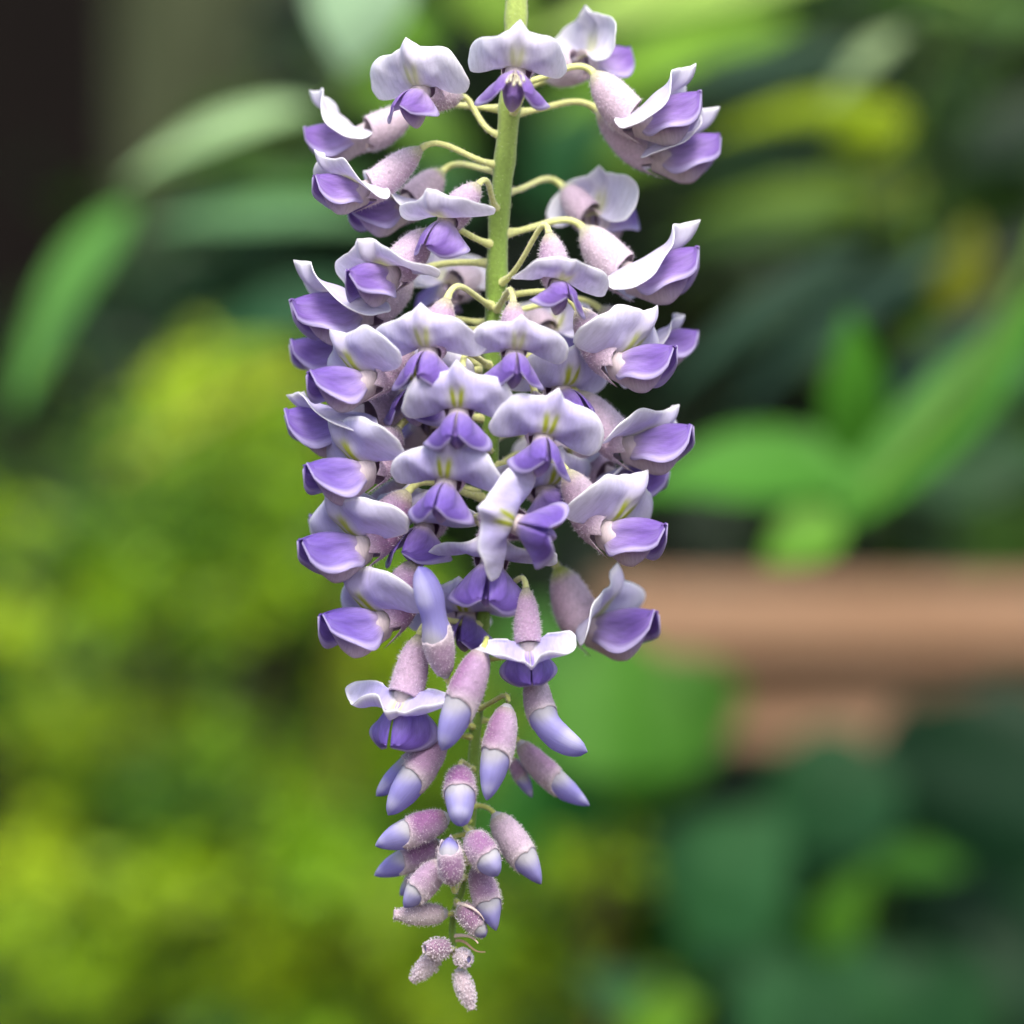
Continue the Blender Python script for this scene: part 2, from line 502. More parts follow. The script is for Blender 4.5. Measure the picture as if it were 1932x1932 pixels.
# yellow-green shrub at lower left, in two depths
YG = [(190, 226, 34), (160, 210, 36), (202, 232, 40), (120, 170, 38), (172, 212, 30), (92, 140, 40), (150, 196, 34), (184, 216, 30)]
def okl(px, py):
    if px < 560: return py > 690 + 60 * math.sin(px * .02)
    if px < 760: return py > 740
    return py > 1120 + (px - 760) * 1.3
cl1 = clumps(96, (-120, 1150), (650, 2050), (.72, .95), 3, okl)
spirea = shrub("spirea_shrub", PM(380, 0, .85)[0], .85, "yellow green small leaved shrub filling the space left of the flowers",
      cl1, 44, (.013, .02, .010), .016, YG, 5, hint_up=.7)
cl2 = clumps(60, (-150, 1100), (760, 2080), (1.05, 1.35), 9, okl)
shrub("privet_shrub", PM(500, 0, 1.2)[0], 1.2, "darker green shrub showing through gaps in the yellow green one",
      cl2, 46, (.035, .035, .03), .030, [(70, 112, 30), (52, 90, 30), (90, 130, 30), (38, 70, 28)], 6)
# dark laurel behind on the right and centre
cl3 = clumps(80, (640, 2150), (-150, 1080), (1.1, 1.7), 12)
shrub("laurel_shrub", PM(1500, 0, 1.5)[0], 1.5, "dark green laurel standing behind the vine's leaves on the right",
      cl3, 40, (.05, .05, .045), .05, [(42, 72, 32), (32, 56, 30), (58, 92, 36), (26, 46, 32), (84, 124, 40)], 7)
cl4 = clumps(46, (1150, 2150), (1420, 2150), (.95, 1.3), 15)
shrub("holly_shrub", PM(1650, 0, 1.15)[0], 1.15, "low dark green shrub behind the broad leaved plant",
      cl4, 40, (.04, .04, .035), .04, [(34, 66, 38), (26, 52, 34), (46, 80, 36)], 8)
cl5 = clumps(22, (380, 700), (430, 800), (1.2, 1.4), 19)
shrub("young_laurel", PM(540, 0, 1.3)[0], 1.3, "small dark green bush beside the mossy post",
      cl5, 40, (.035, .035, .03), .04, [(46, 92, 56), (36, 72, 46), (60, 100, 50)], 9)
# a straw-coloured twig of the yellow-green shrub
stem_obj(spirea, [PM(640, 1500, .80), PM(660, 1000, .70), PM(585, 690, .62), PM(420, 765, .64), PM(215, 890, .66)], [.004, .003, .0024, .002, .0015], (150, 150, 70), name="twig")

# ------------------------------------------------------------------ the flower cluster
SP = np.array([(976, -300), (976, -60), (973, 60), (966, 150), (955, 280), (941, 400), (936, 560), (926, 700), (926, 900), (916, 1100), (906, 1250), (895, 1400),
               (890, 1530), (880, 1640), (864, 1700), (852, 1745), (856, 1790), (864, 1822)], float)
SR = np.array([22, 22, 21, 21, 20, 20, 20, 18, 16, 14, 12.5, 11, 10, 9, 7.5, 6.5, 5.5, 4])
def stem_x(py): return float(np.interp(py, SP[:, 1], SP[:, 0]))
def stem_r(py): return float(np.interp(py, SP[:, 1], SR))

RT = np.array([0.0, 0.0, ZT])
raceme = empty("wisteria_raceme", RT, "hanging lilac and white wisteria flower cluster tapering to fuzzy closed buds", "flower cluster")

def fuzz_geo(V, Nn, n, length, wid, r, bead=0.0, spread=0.35):
    """n short hairs standing on surface points V with normals Nn; optional bead at each tip"""
    k = r.integers(0, len(V), n)
    p = V[k]; d = Nn[k] + r.normal(0, spread, (n, 3))
    d /= np.linalg.norm(d, axis=1)[:, None]
    side = np.cross(d, r.normal(0, 1, (n, 3))); side /= np.linalg.norm(side, axis=1)[:, None] + 1e-9
    ln = length * r.uniform(.5, 1.3, (n, 1))
    a, b = p - side * wid / 2 - d * wid, p + side * wid / 2 - d * wid
    c = p + d * ln
    W = np.stack([a, b, c], 1).reshape(-1, 3)
    F = [(3 * i, 3 * i + 1, 3 * i + 2) for i in range(n)]
    if bead > 0:
        o = len(W); br = bead * r.uniform(.6, 1.2, (n, 1))
        e = np.stack([c + np.array(v) * br for v in ((1, 0, 0), (-1, 0, 0), (0, 1, 0), (0, -1, 0), (0, 0, 1), (0, 0, -1))], 1).reshape(-1, 3)
        W = np.vstack([W, e])
        for i in range(n):
            q = o + 6 * i
            for f in ((0, 2, 4), (2, 1, 4), (1, 3, 4), (3, 0, 4), (2, 0, 5), (1, 2, 5), (3, 1, 5), (0, 3, 5)):
                F.append((q + f[0], q + f[1], q + f[2]))
    return W, F

def surf_samples(G, wrap=True):
    """dense points and normals of a grid surface G (m, n, 3) by bilinear sampling"""
    m, n = G.shape[:2]
    a = rng.uniform(0, m - 1.001, 6000); b = rng.uniform(0, n if wrap else n - 1.001, 6000)
    i = a.astype(int); j = b.astype(int) % n; fa = (a - i)[:, None]; fb = (b - b.astype(int))[:, None]
    j2 = (j + 1) % n; i2 = np.minimum(i + 1, m - 1)
    p00, p10, p01, p11 = G[i, j], G[i2, j], G[i, j2], G[i2, j2]
    p = (1 - fa) * (1 - fb) * p00 + fa * (1 - fb) * p10 + (1 - fa) * fb * p01 + fa * fb * p11
    du = (p10 - p00); dv = (p01 - p00)
    N = np.cross(du, dv)
    ar = np.linalg.norm(N, axis=1)
    keep = rng.uniform(0, 1, len(ar)) < ar / (np.quantile(ar, .95) + 1e-18)
    N = N / (ar[:, None] + 1e-18)
    ctr = G[i].mean(axis=1)
    s = np.sign(((p - ctr) * N).sum(1)); N *= s[:, None]
    return p[keep], N[keep]

def mixc(a, b, t):
    t = np.asarray(t)[..., None]
    return np.asarray(a) * (1 - t) + np.asarray(b) * t

def calyx_grid(pts, rad, upv, edge, squash=.9, m=16, n=24):
    """bell along pts; edge(angle) -> how far along (1 = end of path) the rim lies there"""
    T, S, U = frames(pts, upv)
    a = np.linspace(0, 2 * np.pi, n, endpoint=False)
    e = edge(a)
    s = np.linspace(0, 1, m) ** .8
    G = np.zeros((m, n, 3)); tt = np.zeros((m, n))
    K = len(pts) - 1
    for j in range(n):
        t = np.clip(s * e[j], 0, 1.0)
        ex = np.clip(s * e[j] - 1.0, 0, None)
        f = t * K
        c = np.stack([np.interp(f, np.arange(K + 1), pts[:, k]) for k in range(3)], 1)
        Uj = np.stack([np.interp(f, np.arange(K + 1), U[:, k]) for k in range(3)], 1)
        Sj = np.stack([np.interp(f, np.arange(K + 1), S[:, k]) for k in range(3)], 1)
        plen = np.linalg.norm(np.diff(pts, axis=0), axis=1).sum()
        c = c + T[-1] * (ex * plen)[:, None]
        r = np.interp(t, np.linspace(0, 1, len(rad)), rad) * (1 - ex * .35)
        G[:, j] = c + r[:, None] * (math.cos(a[j]) * Uj + squash * math.sin(a[j]) * Sj)
        tt[:, j] = s * e[j]
    return G, tt, a

def pedicel(B, dirB, att_py, parent, pl, r0=6.2, colr=(224, 228, 150), side=None, nf=160):
    """stalk from the calyx base B (world) to the stem at height att_py"""
    A = P(stem_x(att_py), att_py, 0)
    out = B - A; out[2] = 0
    A = A + nrm(out) * stem_r(att_py) * SD * .55
    Ln = np.linalg.norm(B - A)
    pts = bez(A, A + (nrm(out) * .45 + np.array([0, 0, .05])) * Ln, B - dirB * Ln * .32, B + dirB * 3 * SD, 14)
    rad = np.full(14, r0 * SD); rad[0] *= 1.9; rad[1] *= 1.35; rad[-1] *= 1.25; rad[-2] *= 1.1
    V, F = tube(pts, rad, 8)
    c = np.tile(lin(colr), (len(V), 1))
    o = mesh("pedicel", V - pl, F, M_STEM, C=c, parent=parent)
    G = V[:14 * 8].reshape(14, 8, 3)
    sp, sn = surf_samples(G)
    W, Fz = fuzz_geo(sp, sn, nf, 4.5 * SD, .8 * SD, rng)
    return o, (W, Fz)

def add_fuzz(lists, parent, pl, colr):
    V = []; F = []; o = 0
    for W, Fz in lists:
        V.append(W); F += [tuple(i + o for i in f) for f in Fz]; o += len(W)
    V = np.vstack(V)
    ob = mesh("fuzz", V - pl, F, M_FUZZ, C=np.tile(lin(colr), (len(V), 1)), parent=parent, smooth=False)
    ob["kind"] = "stuff"
    return ob

RT_DEG = np.array([0, 5, 12, 28, 48, 70, 88, 104, 118.])
RT_RAD = np.array([106, 96, 88, 92, 107, 114, 113, 97, 52.])

def banner_geo(p, rs):
    nphi, nr = 61, 30
    phi = np.radians(np.linspace(-118, 118, nphi))
    rr = np.linspace(0, 1, nr)
    jit = rs.uniform(-.05, .05, 4)
    G = np.zeros((nphi, nr, 3)); AB = np.zeros((nphi, nr, 2)); RRR = np.zeros((nphi, nr))
    th0, th1 = R(p['th0']), R(p['th1'])
    for i, f in enumerate(phi):
        Rf = np.interp(abs(math.degrees(f)), RT_DEG, RT_RAD)
        Rf *= 1 + jit[0] * math.sin(2 * f) + jit[1] * math.sin(3 * f + 1) + .035 * math.sin(7 * f + 9 * jit[2] * 20) * p['ripple']
        pos = np.array([0., 0., 0.]); pa = pb = 0.
        wl = p['wl'] if f < 0 else p['wr']
        steps = 3
        for j in range(nr):
            if j:
                for q in range(steps):
                    r = (j - 1 + (q + 1) / steps) / (nr - 1)
                    a = Rf * r * math.sin(f) * wl
                    b = Rf * r * math.cos(f) * p['hei'] - p['droop'] * 18 * (abs(a) / 100) ** 2
                    da, db = a - pa, b - pb
                    bend = max(float(sm((b + 4) / p['bl'])), float(sm((abs(a) - 12) / 38)))
                    th = th0 + (th1 - th0) * bend
                    kk = p['kl'] if a < 0 else p['kr']
                    psi = kk * float(sm((abs(a) - 6) / 70))
                    tg = np.array([math.cos(th), 0, math.sin(th)]); nb = np.array([-math.sin(th), 0, math.cos(th)])
                    pos = pos + tg * db + np.array([0, 1, 0]) * da * math.cos(psi) + nb * abs(da) * math.sin(psi)
                    pa, pb = a, b
            r = rr[j]
            th = th0 + (th1 - th0) * max(float(sm((pb + 4) / p['bl'])), float(sm((abs(pa) - 12) / 38)))
            nb = np.array([-math.sin(th), 0, math.cos(th)])
            off = p['ripple'] * 5.5 * math.sin(p['nw'] * f + p['ph']) * r ** 2.2
            off += p['rim'] * 15 * max(0, (r - .66) / .34) ** 2.2 * (.55 + .45 * math.cos(1.15 * f)) * (1 + .35 * math.sin(5 * f + p['ph']))
            off -= p['crease'] * 9 * math.exp(-(pa / 13) ** 2) * min(1, r * 1.6) * (.4 + r)
            off -= p['cup'] * 26 * r * r
            off += p['wob'] * (3.2 * math.sin(pa * .045 + p['ph'] * 1.7) * math.sin(pb * .05 + p['ph']) + 1.4 * math.sin(pa * .11 + pb * .07 + p['ph'] * 3)) * min(1, r * 2)
            off += p['tip'] * 16 * math.exp(-(math.degrees(f) / 14) ** 2) * max(0, (r - .6) / .4) ** 2
            G[i, j] = pos + nb * off
            AB[i, j] = (pa, pb); RRR[i, j] = r
    G = G + np.array([3, 0, 15.])
    return G, AB, RRR

def banner_col(AB, r, age, yel):
    a, b = AB[..., 0], AB[..., 1]
    mid = mixc(lin((232, 228, 245)), lin((178, 167, 231)), age)
    pale = mixc(lin((242, 241, 249)), lin((212, 208, 242)), age)
    edge = mixc(lin((245, 245, 251)), lin((232, 232, 250)), age)
    t = sm((np.abs(a) - 25) / 75)
    c = mixc(mid, pale, t)
    c = c * (1 - .06 * (np.sin(a * .35 + b * .1) > .6)[..., None])
    c = mixc(c, edge, sm((r - .74) / .26) * .45)
    c = mixc(c, lin((250, 250, 254)), sm((r - .92) / .06) * .85)
    halo = np.exp(-((a / 19) ** 2 + ((b - 26) / 34) ** 2))
    c = mixc(c, lin((236, 236, 214)), np.clip(halo * .95, 0, 1))
    # two-lobed yellow-green nectar guide
    ae = np.abs(a)
    lob = np.exp(-(((ae - 3.5 - b * .13) / 4.6) ** 4 + ((b - 33) / 21) ** 4))
    c = mixc(c, lin((186, 196, 52)), np.clip(lob, 0, 1) * yel)
    c = mixc(c, lin((226, 224, 170)), sm((12 - b) / 14) * sm((26 - ae) / 16) * .7)
    return c

def wing_geo(side, p):
    m, n = 26, 13
    s = np.linspace(0, 1, m); t = np.linspace(0, 1, n)
    Lw = p['wlen']
    om = R(p['open'])
    G = np.zeros((m, n, 3)); ST = np.zeros((m, n, 2))
    for i in range(m):
        h = 58 * (1.9 * (s[i] ** .6) * max(0, 1 - s[i]) ** .42) + 8 * (1 - s[i]) + 1.5
        h = min(h, 70) * p['wh']
        zr = 14 + 14 * math.sin(math.pi * min(1, s[i] * .95)) + p['wup'] * 22 * s[i] ** 2
        yr = (1.2 + p['spread'] * 26 * s[i] ** 1.6)
        for j in range(n):
            tj = t[j]
            o = om * (1.25 - .5 * tj)
            y = yr + h * (tj * math.sin(o) + .12 * math.sin(math.pi * tj) + p['flare'] * tj ** 4 * math.sin(math.pi * s[i] ** 1.3)) - 7 * math.exp(-((tj - .55) / .13) ** 2) * math.sin(math.pi * s[i])
            z = zr - h * (tj * math.cos(o)) + 4 * math.sin(math.pi * tj) + 6.0 * math.sin(8 * s[i] + 1.4 * side + p['ph']) * tj ** 2
            x = 4 + Lw * s[i] - 16 * tj * s[i] * (1 - s[i]) * 2 - 5 * math.sin(math.pi * tj) * s[i] ** 4
            G[i, j] = (x, side * y, z); ST[i, j] = (s[i], tj)
    return G, ST

def wing_col(ST, age):
    s, t = ST[..., 0], ST[..., 1]
    deep = mixc(lin((146, 112, 194)), lin((108, 86, 188)), age)
    mid = mixc(lin((190, 166, 220)), lin((150, 130, 214)), age)
    pale = lin((206, 190, 214))
    c = mixc(mid, deep, sm((s - .35) / .5))
    c = mixc(c, deep, .5 * np.exp(-((t - .35) / .2) ** 2) * sm((s - .25) / .2))
    c = c * (1 - .16 * (.5 + .5 * np.sin(t * 30 + s * 7 + 2 * np.sin(s * 9))))[..., None]
    c = mixc(pale, c, sm((s - .10) / .26))
    c = mixc(c, lin((206, 196, 236)), sm((t - .82) / .14) * .9)
    return c

def keel_geo(p):
    L_ = p['klen'] / 105.
    cx = np.array([-6, 18, 40, 62, 82, 97, 105.]) * L_
    cz = np.array([2, -9, -21, -24, -14, 2, 12.])
    ry = np.array([20, 22, 21, 17.5, 12, 6, .8]); rz = np.array([27, 28, 29, 28, 21, 11, 1.5])
    q = np.linspace(0, 6, 22)
    cx, cz, ry, rz = [np.interp(q, range(7), v) for v in (cx, cz, ry, rz)]
    for v in (cx, cz, ry, rz):
        v[1:-1] = (v[:-2] + 2 * v[1:-1] + v[2:]) / 4
    n = 20
    a = np.linspace(0, 2 * np.pi, n, endpoint=False)
    G = np.zeros((22, n, 3))
    # pointed lower edge (boat), rounder above
    pw = 1 - .32 * sm(-np.cos(a))
    for i in range(22):
        G[i, :, 0] = cx[i]; G[i, :, 1] = ry[i] * np.sin(a) * pw; G[i, :, 2] = cz[i] + rz[i] * np.cos(a)
    return G, a, cx / cx[-1]

def keel_col(a, sx, age):
    s = np.repeat(sx[:, None], len(a), 1); up = np.repeat(np.cos(a)[None, :], len(sx), 0)
    c = mixc(lin((220, 206, 210)), lin((216, 200, 226)), sm((s - .25) / .5))
    vio = mixc(lin((146, 110, 190)), lin((112, 88, 190)), age)
    c = mixc(c, vio, sm((s - .40 + .22 * up) / .45) * .9)
    return c

DEF = dict(th0=15, th1=85, hei=.92, wl=1.0, wr=1.0, droop=.5, bl=42, kl=.35, kr=.35, ripple=.8, nw=4.0, ph=0.0, rim=1.0, wob=1.0, flare=.35, crease=1.3, cup=.15, tip=.8,
           wlen=112, open=34, wh=1.0, wup=.2, spread=.15, klen=105, yel=1.0, wd=0, cext=1)
count = [0]
DEBUG = False

def flower(M, d, B, yaw, pitch, roll=0, age=.5, att=None, sc=1.0, bs=1, cl=108, green=.25, mauve=.5, ped=True, nf=420, fit=None, bonly=False, **kw):
    count[0] += 1
    rs = np.random.default_rng(100 + count[0])
    p = dict(DEF); p['ph'] = rs.uniform(0, 6); p['nw'] = rs.uniform(3.2, 5.2)
    p['ripple'] = rs.uniform(.5, 1.1); p['open'] = rs.uniform(36, 44) if abs(yaw) < 40 else rs.uniform(22, 30); p['spread'] = rs.uniform(.05, .3); p['wh'] = 1.25 if abs(yaw) < 35 else 1.1; p['wlen'], p['klen'] = (98, 90) if abs(yaw) < 35 else (112, 105); p['wd'] = rs.uniform(14, 26) if abs(yaw) < 35 else rs.uniform(0, 6)
    p.update(kw)
    ya, pi_, ro = R(yaw), R(pitch), R(roll)
    f = np.array([math.sin(ya) * math.cos(pi_), -math.cos(ya) * math.cos(pi_), math.sin(pi_)])
    u = np.array([-math.sin(ya) * math.sin(pi_), math.cos(ya) * math.sin(pi_), math.cos(pi_)])
    l = np.cross(u, f)
    u2 = u * math.cos(ro) + l * math.sin(ro); l2 = np.cross(u2, f)
    Q = np.stack([f, l2, u2], 0)
    Gb, AB, rr = banner_geo(p, rs)
    wings = [wing_geo(s_, p) for s_ in (-1, 1)]
    Gk, ka, sx = keel_geo(p)
    wd = R(p['wd'])
    def droop_(G):
        x, z = G[..., 0].copy(), G[..., 2] - 8
        return np.stack([x * math.cos(wd) + z * math.sin(wd), G[..., 1], 8 - x * math.sin(wd) + z * math.cos(wd)], -1)
    ur = ro * .9 if abs(yaw) >= 40 else 0.0       # wings and keel hang upright where only the banner leans over
    def upright(G):
        return np.stack([G[..., 0], G[..., 1] * math.cos(ur) - G[..., 2] * math.sin(ur), G[..., 1] * math.sin(ur) + G[..., 2] * math.cos(ur)], -1)
    wings = [(upright(droop_(g_)), st_) for g_, st_ in wings]
    Gk = upright(droop_(Gk))
    M = list(M)
    if fit:
        # slide and size the petals so that they span what the photograph shows, at the depth d
        al = [Gb.reshape(-1, 3)] + ([] if bonly else [g_.reshape(-1, 3) for g_, _ in wings] + [Gk.reshape(-1, 3)])
        al = np.vstack(al) @ Q
        for it in range(4):
            v = P(M[0], M[1], d) + al * SD * sc
            kx = DC / (DC + v[:, 1]) / SD
            X, Y = 966 + v[:, 0] * kx, 966 - (v[:, 2] - CZ) * kx
            bx = (X.min(), X.max(), Y.min(), Y.max())
            if it < 3:
                rx, ry_ = (fit[1] - fit[0]) / (bx[1] - bx[0]), (fit[3] - fit[2]) / (bx[3] - bx[2])
                sc = min(1.3, max(.8, sc * math.sqrt(rx * ry_)))
            M[0] += (fit[0] + fit[1] - bx[0] - bx[1]) / 2; M[1] += (fit[2] + fit[3] - bx[2] - bx[3]) / 2
        if DEBUG: print("FIT %d target %s sc %.2f wr %.2f hr %.2f M %d,%d" % (count[0], fit, sc, (bx[1] - bx[0]) / (fit[1] - fit[0]), (bx[3] - bx[2]) / (fit[3] - fit[2]), M[0], M[1]))
    if fit and M[1] > 560 and M[1] < 1200: sc *= 1.09
    Mw = P(M[0], M[1], d)
    k = SD * sc
    def W(G): return (G @ Q) * k
    # calyx base from its place in the picture; its depth follows from the calyx's length
    dx, dy = B[0] - M[0], B[1] - M[1]
    dd = math.sqrt(max(0, (cl * sc) ** 2 - dx * dx - dy * dy))
    Bw = P(B[0], B[1], d + bs * dd)
    ax = nrm(Mw - Bw); Ln = np.linalg.norm(Mw - Bw)
    tend = nrm(ax + .45 * f)
    pts = bez(Bw, Bw + ax * Ln * .4 + np.array([0, 0, 2 * SD]), Mw - tend * Ln * .3, Mw + tend * p['cext'] * k, 20) - Mw
    rad = np.array([.12, .50, .72, .84, .92, .97, 1.0, 1.0, .95, .86]) * 34 * k
    def edge(a):
        low = np.exp(-((np.abs(np.angle(np.exp(1j * (a - np.pi))))) / .28) ** 2)
        s1 = np.exp(-((np.abs(np.angle(np.exp(1j * (a - 2.05))))) / .25) ** 2) + np.exp(-((np.abs(np.angle(np.exp(1j * (a + 2.05))))) / .25) ** 2)
        return .86 + .36 * low + .16 * s1 - .04 * np.cos(a)
    G, tt, an = calyx_grid(pts, rad, u2, edge, m=20, n=28)
    base = mixc(lin((226, 212, 220)), lin((186, 154, 188)), mauve)
    C = mixc(base, lin((160, 104, 156)), sm(-np.cos(an) * .6 + .25)[None, :] * mauve * np.ones_like(tt))
    C = mixc(C, lin((222, 212, 212)), sm((tt - .75) / .3) * .4)
    C = mixc(C, lin((178, 192, 96)), sm((.22 - tt) / .2) * (.35 + green))
    C = C * rs.uniform(.9, 1.08, C.shape[:2] + (1,))
    fl = mesh("flower", G.reshape(-1, 3), gridf(G.shape[0], G.shape[1], True), M_CALYX, C=C.reshape(-1, 3), parent=raceme, loc=Mw - RT)
    thick(fl, .9 * k)
    sp, sn = surf_samples(G)
    fz = [fuzz_geo(sp, sn, nf * 2, 7.0 * SD, 1.1 * SD, rs)]
    if ped:
        att = B[1] + 14 if att is None else att
        o, pf = pedicel(Bw, ax, att, fl, Mw, 6.0 * sc ** .5)
        fz.append((pf[0] - Mw, pf[1]))
    add_fuzz(fz, fl, np.zeros(3), (244, 236, 244))
    bo = mesh("banner_petal", W(Gb).reshape(-1, 3), gridf(*Gb.shape[:2]), M_PETAL, C=banner_col(AB, rr, age, p['yel']).reshape(-1, 3),
              UV=np.stack([.5 + AB[..., 0] / 240, .5 + AB[..., 1] / 240], -1).reshape(-1, 2), parent=fl)
    thick(bo, 1.7 * k)
    for Gw, ST in wings:
        wo = mesh("wing_petal", W(Gw).reshape(-1, 3), gridf(*Gw.shape[:2]), M_WING, C=wing_col(ST, age).reshape(-1, 3), UV=ST.reshape(-1, 2), parent=fl)
        thick(wo, 1.8 * k)
    mesh("keel_petal", W(Gk).reshape(-1, 3), gridf(*Gk.shape[:2], True), M_WING, C=keel_col(ka, sx, age).reshape(-1, 3),
         UV=np.stack(np.meshgrid(np.linspace(0, 1, 20), np.linspace(0, 1, 22)), -1).reshape(-1, 2), parent=fl)
    return fl, Mw, Q, k

# raceme stalk, with small swellings where the pedicels leave it
pth = np.array([P(x, y, 0) for x, y in SP]); pth[0] = (0.0008, 0, ZT)
tq = np.linspace(0, len(SP) - 1, 150)
q = np.stack([np.interp(tq, range(len(SP)), pth[:, k]) for k in range(3)], 1)
for _ in range(10): q[1:-1] = (q[:-2] + 2 * q[1:-1] + q[2:]) / 4
sr = np.interp(tq, range(len(SP)), SR) * SD
sr = sr * (1 + .05 * np.sin(np.arange(150) * .9) + rng.normal(0, .02, 150))
V, F = tube(q, sr, 14)
tcol = mixc(lin((172, 192, 100)), lin((118, 152, 58)), sm(np.linspace(0, 1, 150) * 2.2))
C = np.vstack([np.repeat(tcol, 14, axis=0), tcol[:1], tcol[-1:]])
ridge = 1 + .10 * np.sin(np.arange(14) * 2 * np.pi / 14 * 4)
C[:150 * 14] *= np.tile(ridge, 150)[:, None]
stalk = mesh("stalk", V - RT, F, M_STEM, C=C, parent=raceme)
sp, sn = surf_samples(V[:150 * 14].reshape(150, 14, 3))
Wf, Ff = fuzz_geo(sp, sn, 2600, 4.5 * SD, .8 * SD, rng)
add_fuzz([(Wf, Ff)], stalk, RT, (214, 222, 180))

# -------- open flowers: mouth (px, py), depth, calyx base (px, py), facing, tilt
flower((822, 182), -60, (872, 182), -28, -8, age=.05, att=255, th1=78, kl=.1, kr=.05, droop=.1, cup=.3, spread=.2, wh=1.0, yel=.35, hei=1.0, fit=(692, 893, 76, 237))
fz_, Mw2, Q2, k2 = flower((985, 128), -150, (1000, 70), -2, -22, roll=6, age=.1, att=215, th1=86, kl=.75, kr=.75, droop=.9, spread=.75, wlen=88, klen=92, yel=.3, hei=.95, crease=.2, tip=0, fit=(887, 1066, 33, 216))
flower((1072, 128), 110, (1030, 150), 128, 10, age=.0, att=160, th1=80, kl=.2, kr=.2, droop=.0, yel=.2, hei=1.0, green=.1, mauve=.3, fit=(1018, 1165, 12, 130), bonly=True)
flower((1195, 205), 0, (1118, 136), 78, 14, age=.1, att=158, th1=22, kl=-.9, kr=-.8, droop=.2, cup=.0, wup=.5, mauve=.3, yel=.4, tip=1.2, hei=1.2, wl=.80, wr=.80, wh=1.12, fit=(1152, 1331, 125, 270))
flower((1212, 272), 70, (1126, 206), 92, 6, age=.15, att=212, th1=26, kl=-.5, kr=-.5, wup=.5, mauve=.35, yel=.3, hei=1.2, wl=.80, wr=.80, wh=1.12, fit=(1191, 1366, 205, 343))
flower((1092, 385), 120, (1062, 352), 140, 16, age=.1, att=362, th1=70, kl=.1, kr=.1, droop=.0, mauve=.6, yel=.3, green=.9, hei=1.0, fit=(1025, 1210, 315, 425), bonly=True)
flower((1188, 500), 10, (1098, 428), 80, 8, age=.12, att=440, th1=24, kl=-.9, kr=-.9, wup=.6, mauve=.35, yel=.4, tip=1.0, hei=1.2, wl=.80, wr=.80, wh=1.12, fit=(1135, 1332, 423, 567))
flower((702, 245), 70, (778, 212), -100, -2, age=.0, att=205, th1=44, kl=-.65, kr=-.65, wup=.3, mauve=.3, yel=.2, hei=1.2, wl=.80, wr=.80, wh=1.12, fit=(570, 724, 168, 310))
flower((735, 352), -30, (797, 278), -62, 4, age=.1, att=312, th1=26, kl=-.75, kr=-.6, wup=.3, mauve=.45, yel=.3, th0=8, hei=1.2, wl=.80, wr=.80, wh=1.12, fit=(575, 750, 291, 396))
flower((765, 392), 60, (836, 322), -72, -2, age=.1, att=322, th1=40, kl=-.5, kr=-.5, mauve=.45, yel=.3, green=.7)
flower((852, 402), -110, (905, 345), -32, -30, roll=8, age=.2, att=395, th1=60, kl=-.1, kr=.45, droop=.6, spread=.1, mauve=.7, yel=.2, fit=(747, 941, 359, 484))
flower((765, 497), -80, (812, 432), -40, -8, age=.2, att=462, th1=30, kl=-.45, kr=-.3, wup=.2, mauve=.55, yel=.3, fit=(625, 838, 453, 576))
flower((715, 575), -20, (775, 520), -76, 0, age=.25, att=497, th1=24, kl=-.8, kr=-.7, mauve=.5, yel=.3, wup=.2, th0=8, hei=1.2, wl=.80, wr=.80, wh=1.12, fit=(543, 748, 508, 636))
flower((850, 545), 150, (905, 520), -150, -10, age=.1, att=530, th1=70, kl=.2, kr=.2, mauve=.3, yel=.2)
flower((1048, 512), -140, (1035, 436), 14, -12, roll=12, age=.25, att=535, th1=40, kl=-.2, kr=.0, droop=.7, mauve=.55, yel=.3, fit=(967, 1147, 482, 604))
flower((832, 640), -150, (845, 560), -14, -16, roll=-2, age=.45, att=578, th1=88, kl=.1, kr=.1, droop=.5, mauve=.8, yel=.6, hei=.92, wl=1.02, wr=1.02, fit=(702, 919, 584, 727))
flower((960, 648), -160, (968, 566), 4, -18, roll=6, age=.45, att=585, th1=86, kl=.1, kr=.1, droop=.7, mauve=.8, yel=.4, hei=.86, spread=.2, fit=(868, 1075, 606, 724))
flower((1102, 660), -70, (1088, 580), 60, 2, age=.3, att=560, th1=62, kl=.15, kr=.15, mauve=.4, yel=.7, hei=1.05, wup=.3, roll=22, fit=(1086, 1270, 585, 736))
flower((1212, 640), 90, (1130, 580), 78, 4, age=.3, att=590, th1=28, kl=-.8, kr=-.8, mauve=.4, yel=.3, fit=(1199, 1310, 595, 690))
flower((742, 715), -100, (780, 650), -60, 0, age=.45, att=625, th1=64, kl=.1, kr=.1, droop=.3, mauve=.5, yel=.9, roll=-18, hei=.95, fit=(582, 758, 626, 770))
flower((868, 785), -190, (872, 690), -4, -14, age=.6, att=690, th1=92, kl=.05, kr=.05, droop=.3, mauve=.8, yel=1.0, hei=1.0, spread=.2, tip=.8, fit=(755, 973, 695, 839))
flower((1014, 838), -170, (1008, 738), 8, -14, roll=12, age=.6, att=715, th1=92, kl=.05, kr=.1, droop=.5, mauve=.8, yel=1.0, hei=1.02, spread=.2, tip=.8, fit=(924, 1136, 744, 899))
flower((722, 800), -10, (768, 745), -86, 2, age=.5, att=700, th0=5, th1=12, kl=-.6, kr=-.5, mauve=.5, yel=.4, hei=1.1, wup=.3, fit=(534, 724, 751, 850))
flower((728, 878), -100, (752, 806), -60, 0, age=.6, att=790, th1=64, kl=.15, kr=.15, droop=.3, mauve=.6, yel=1.0, roll=-18, hei=.95, fit=(576, 763, 798, 945))
flower((842, 912), -180, (880, 828), -12, -14, roll=6, age=.65, att=850, th1=90, kl=.15, kr=.1, droop=.3, mauve=.85, yel=1.0, hei=.92, fit=(741, 947, 830, 981))
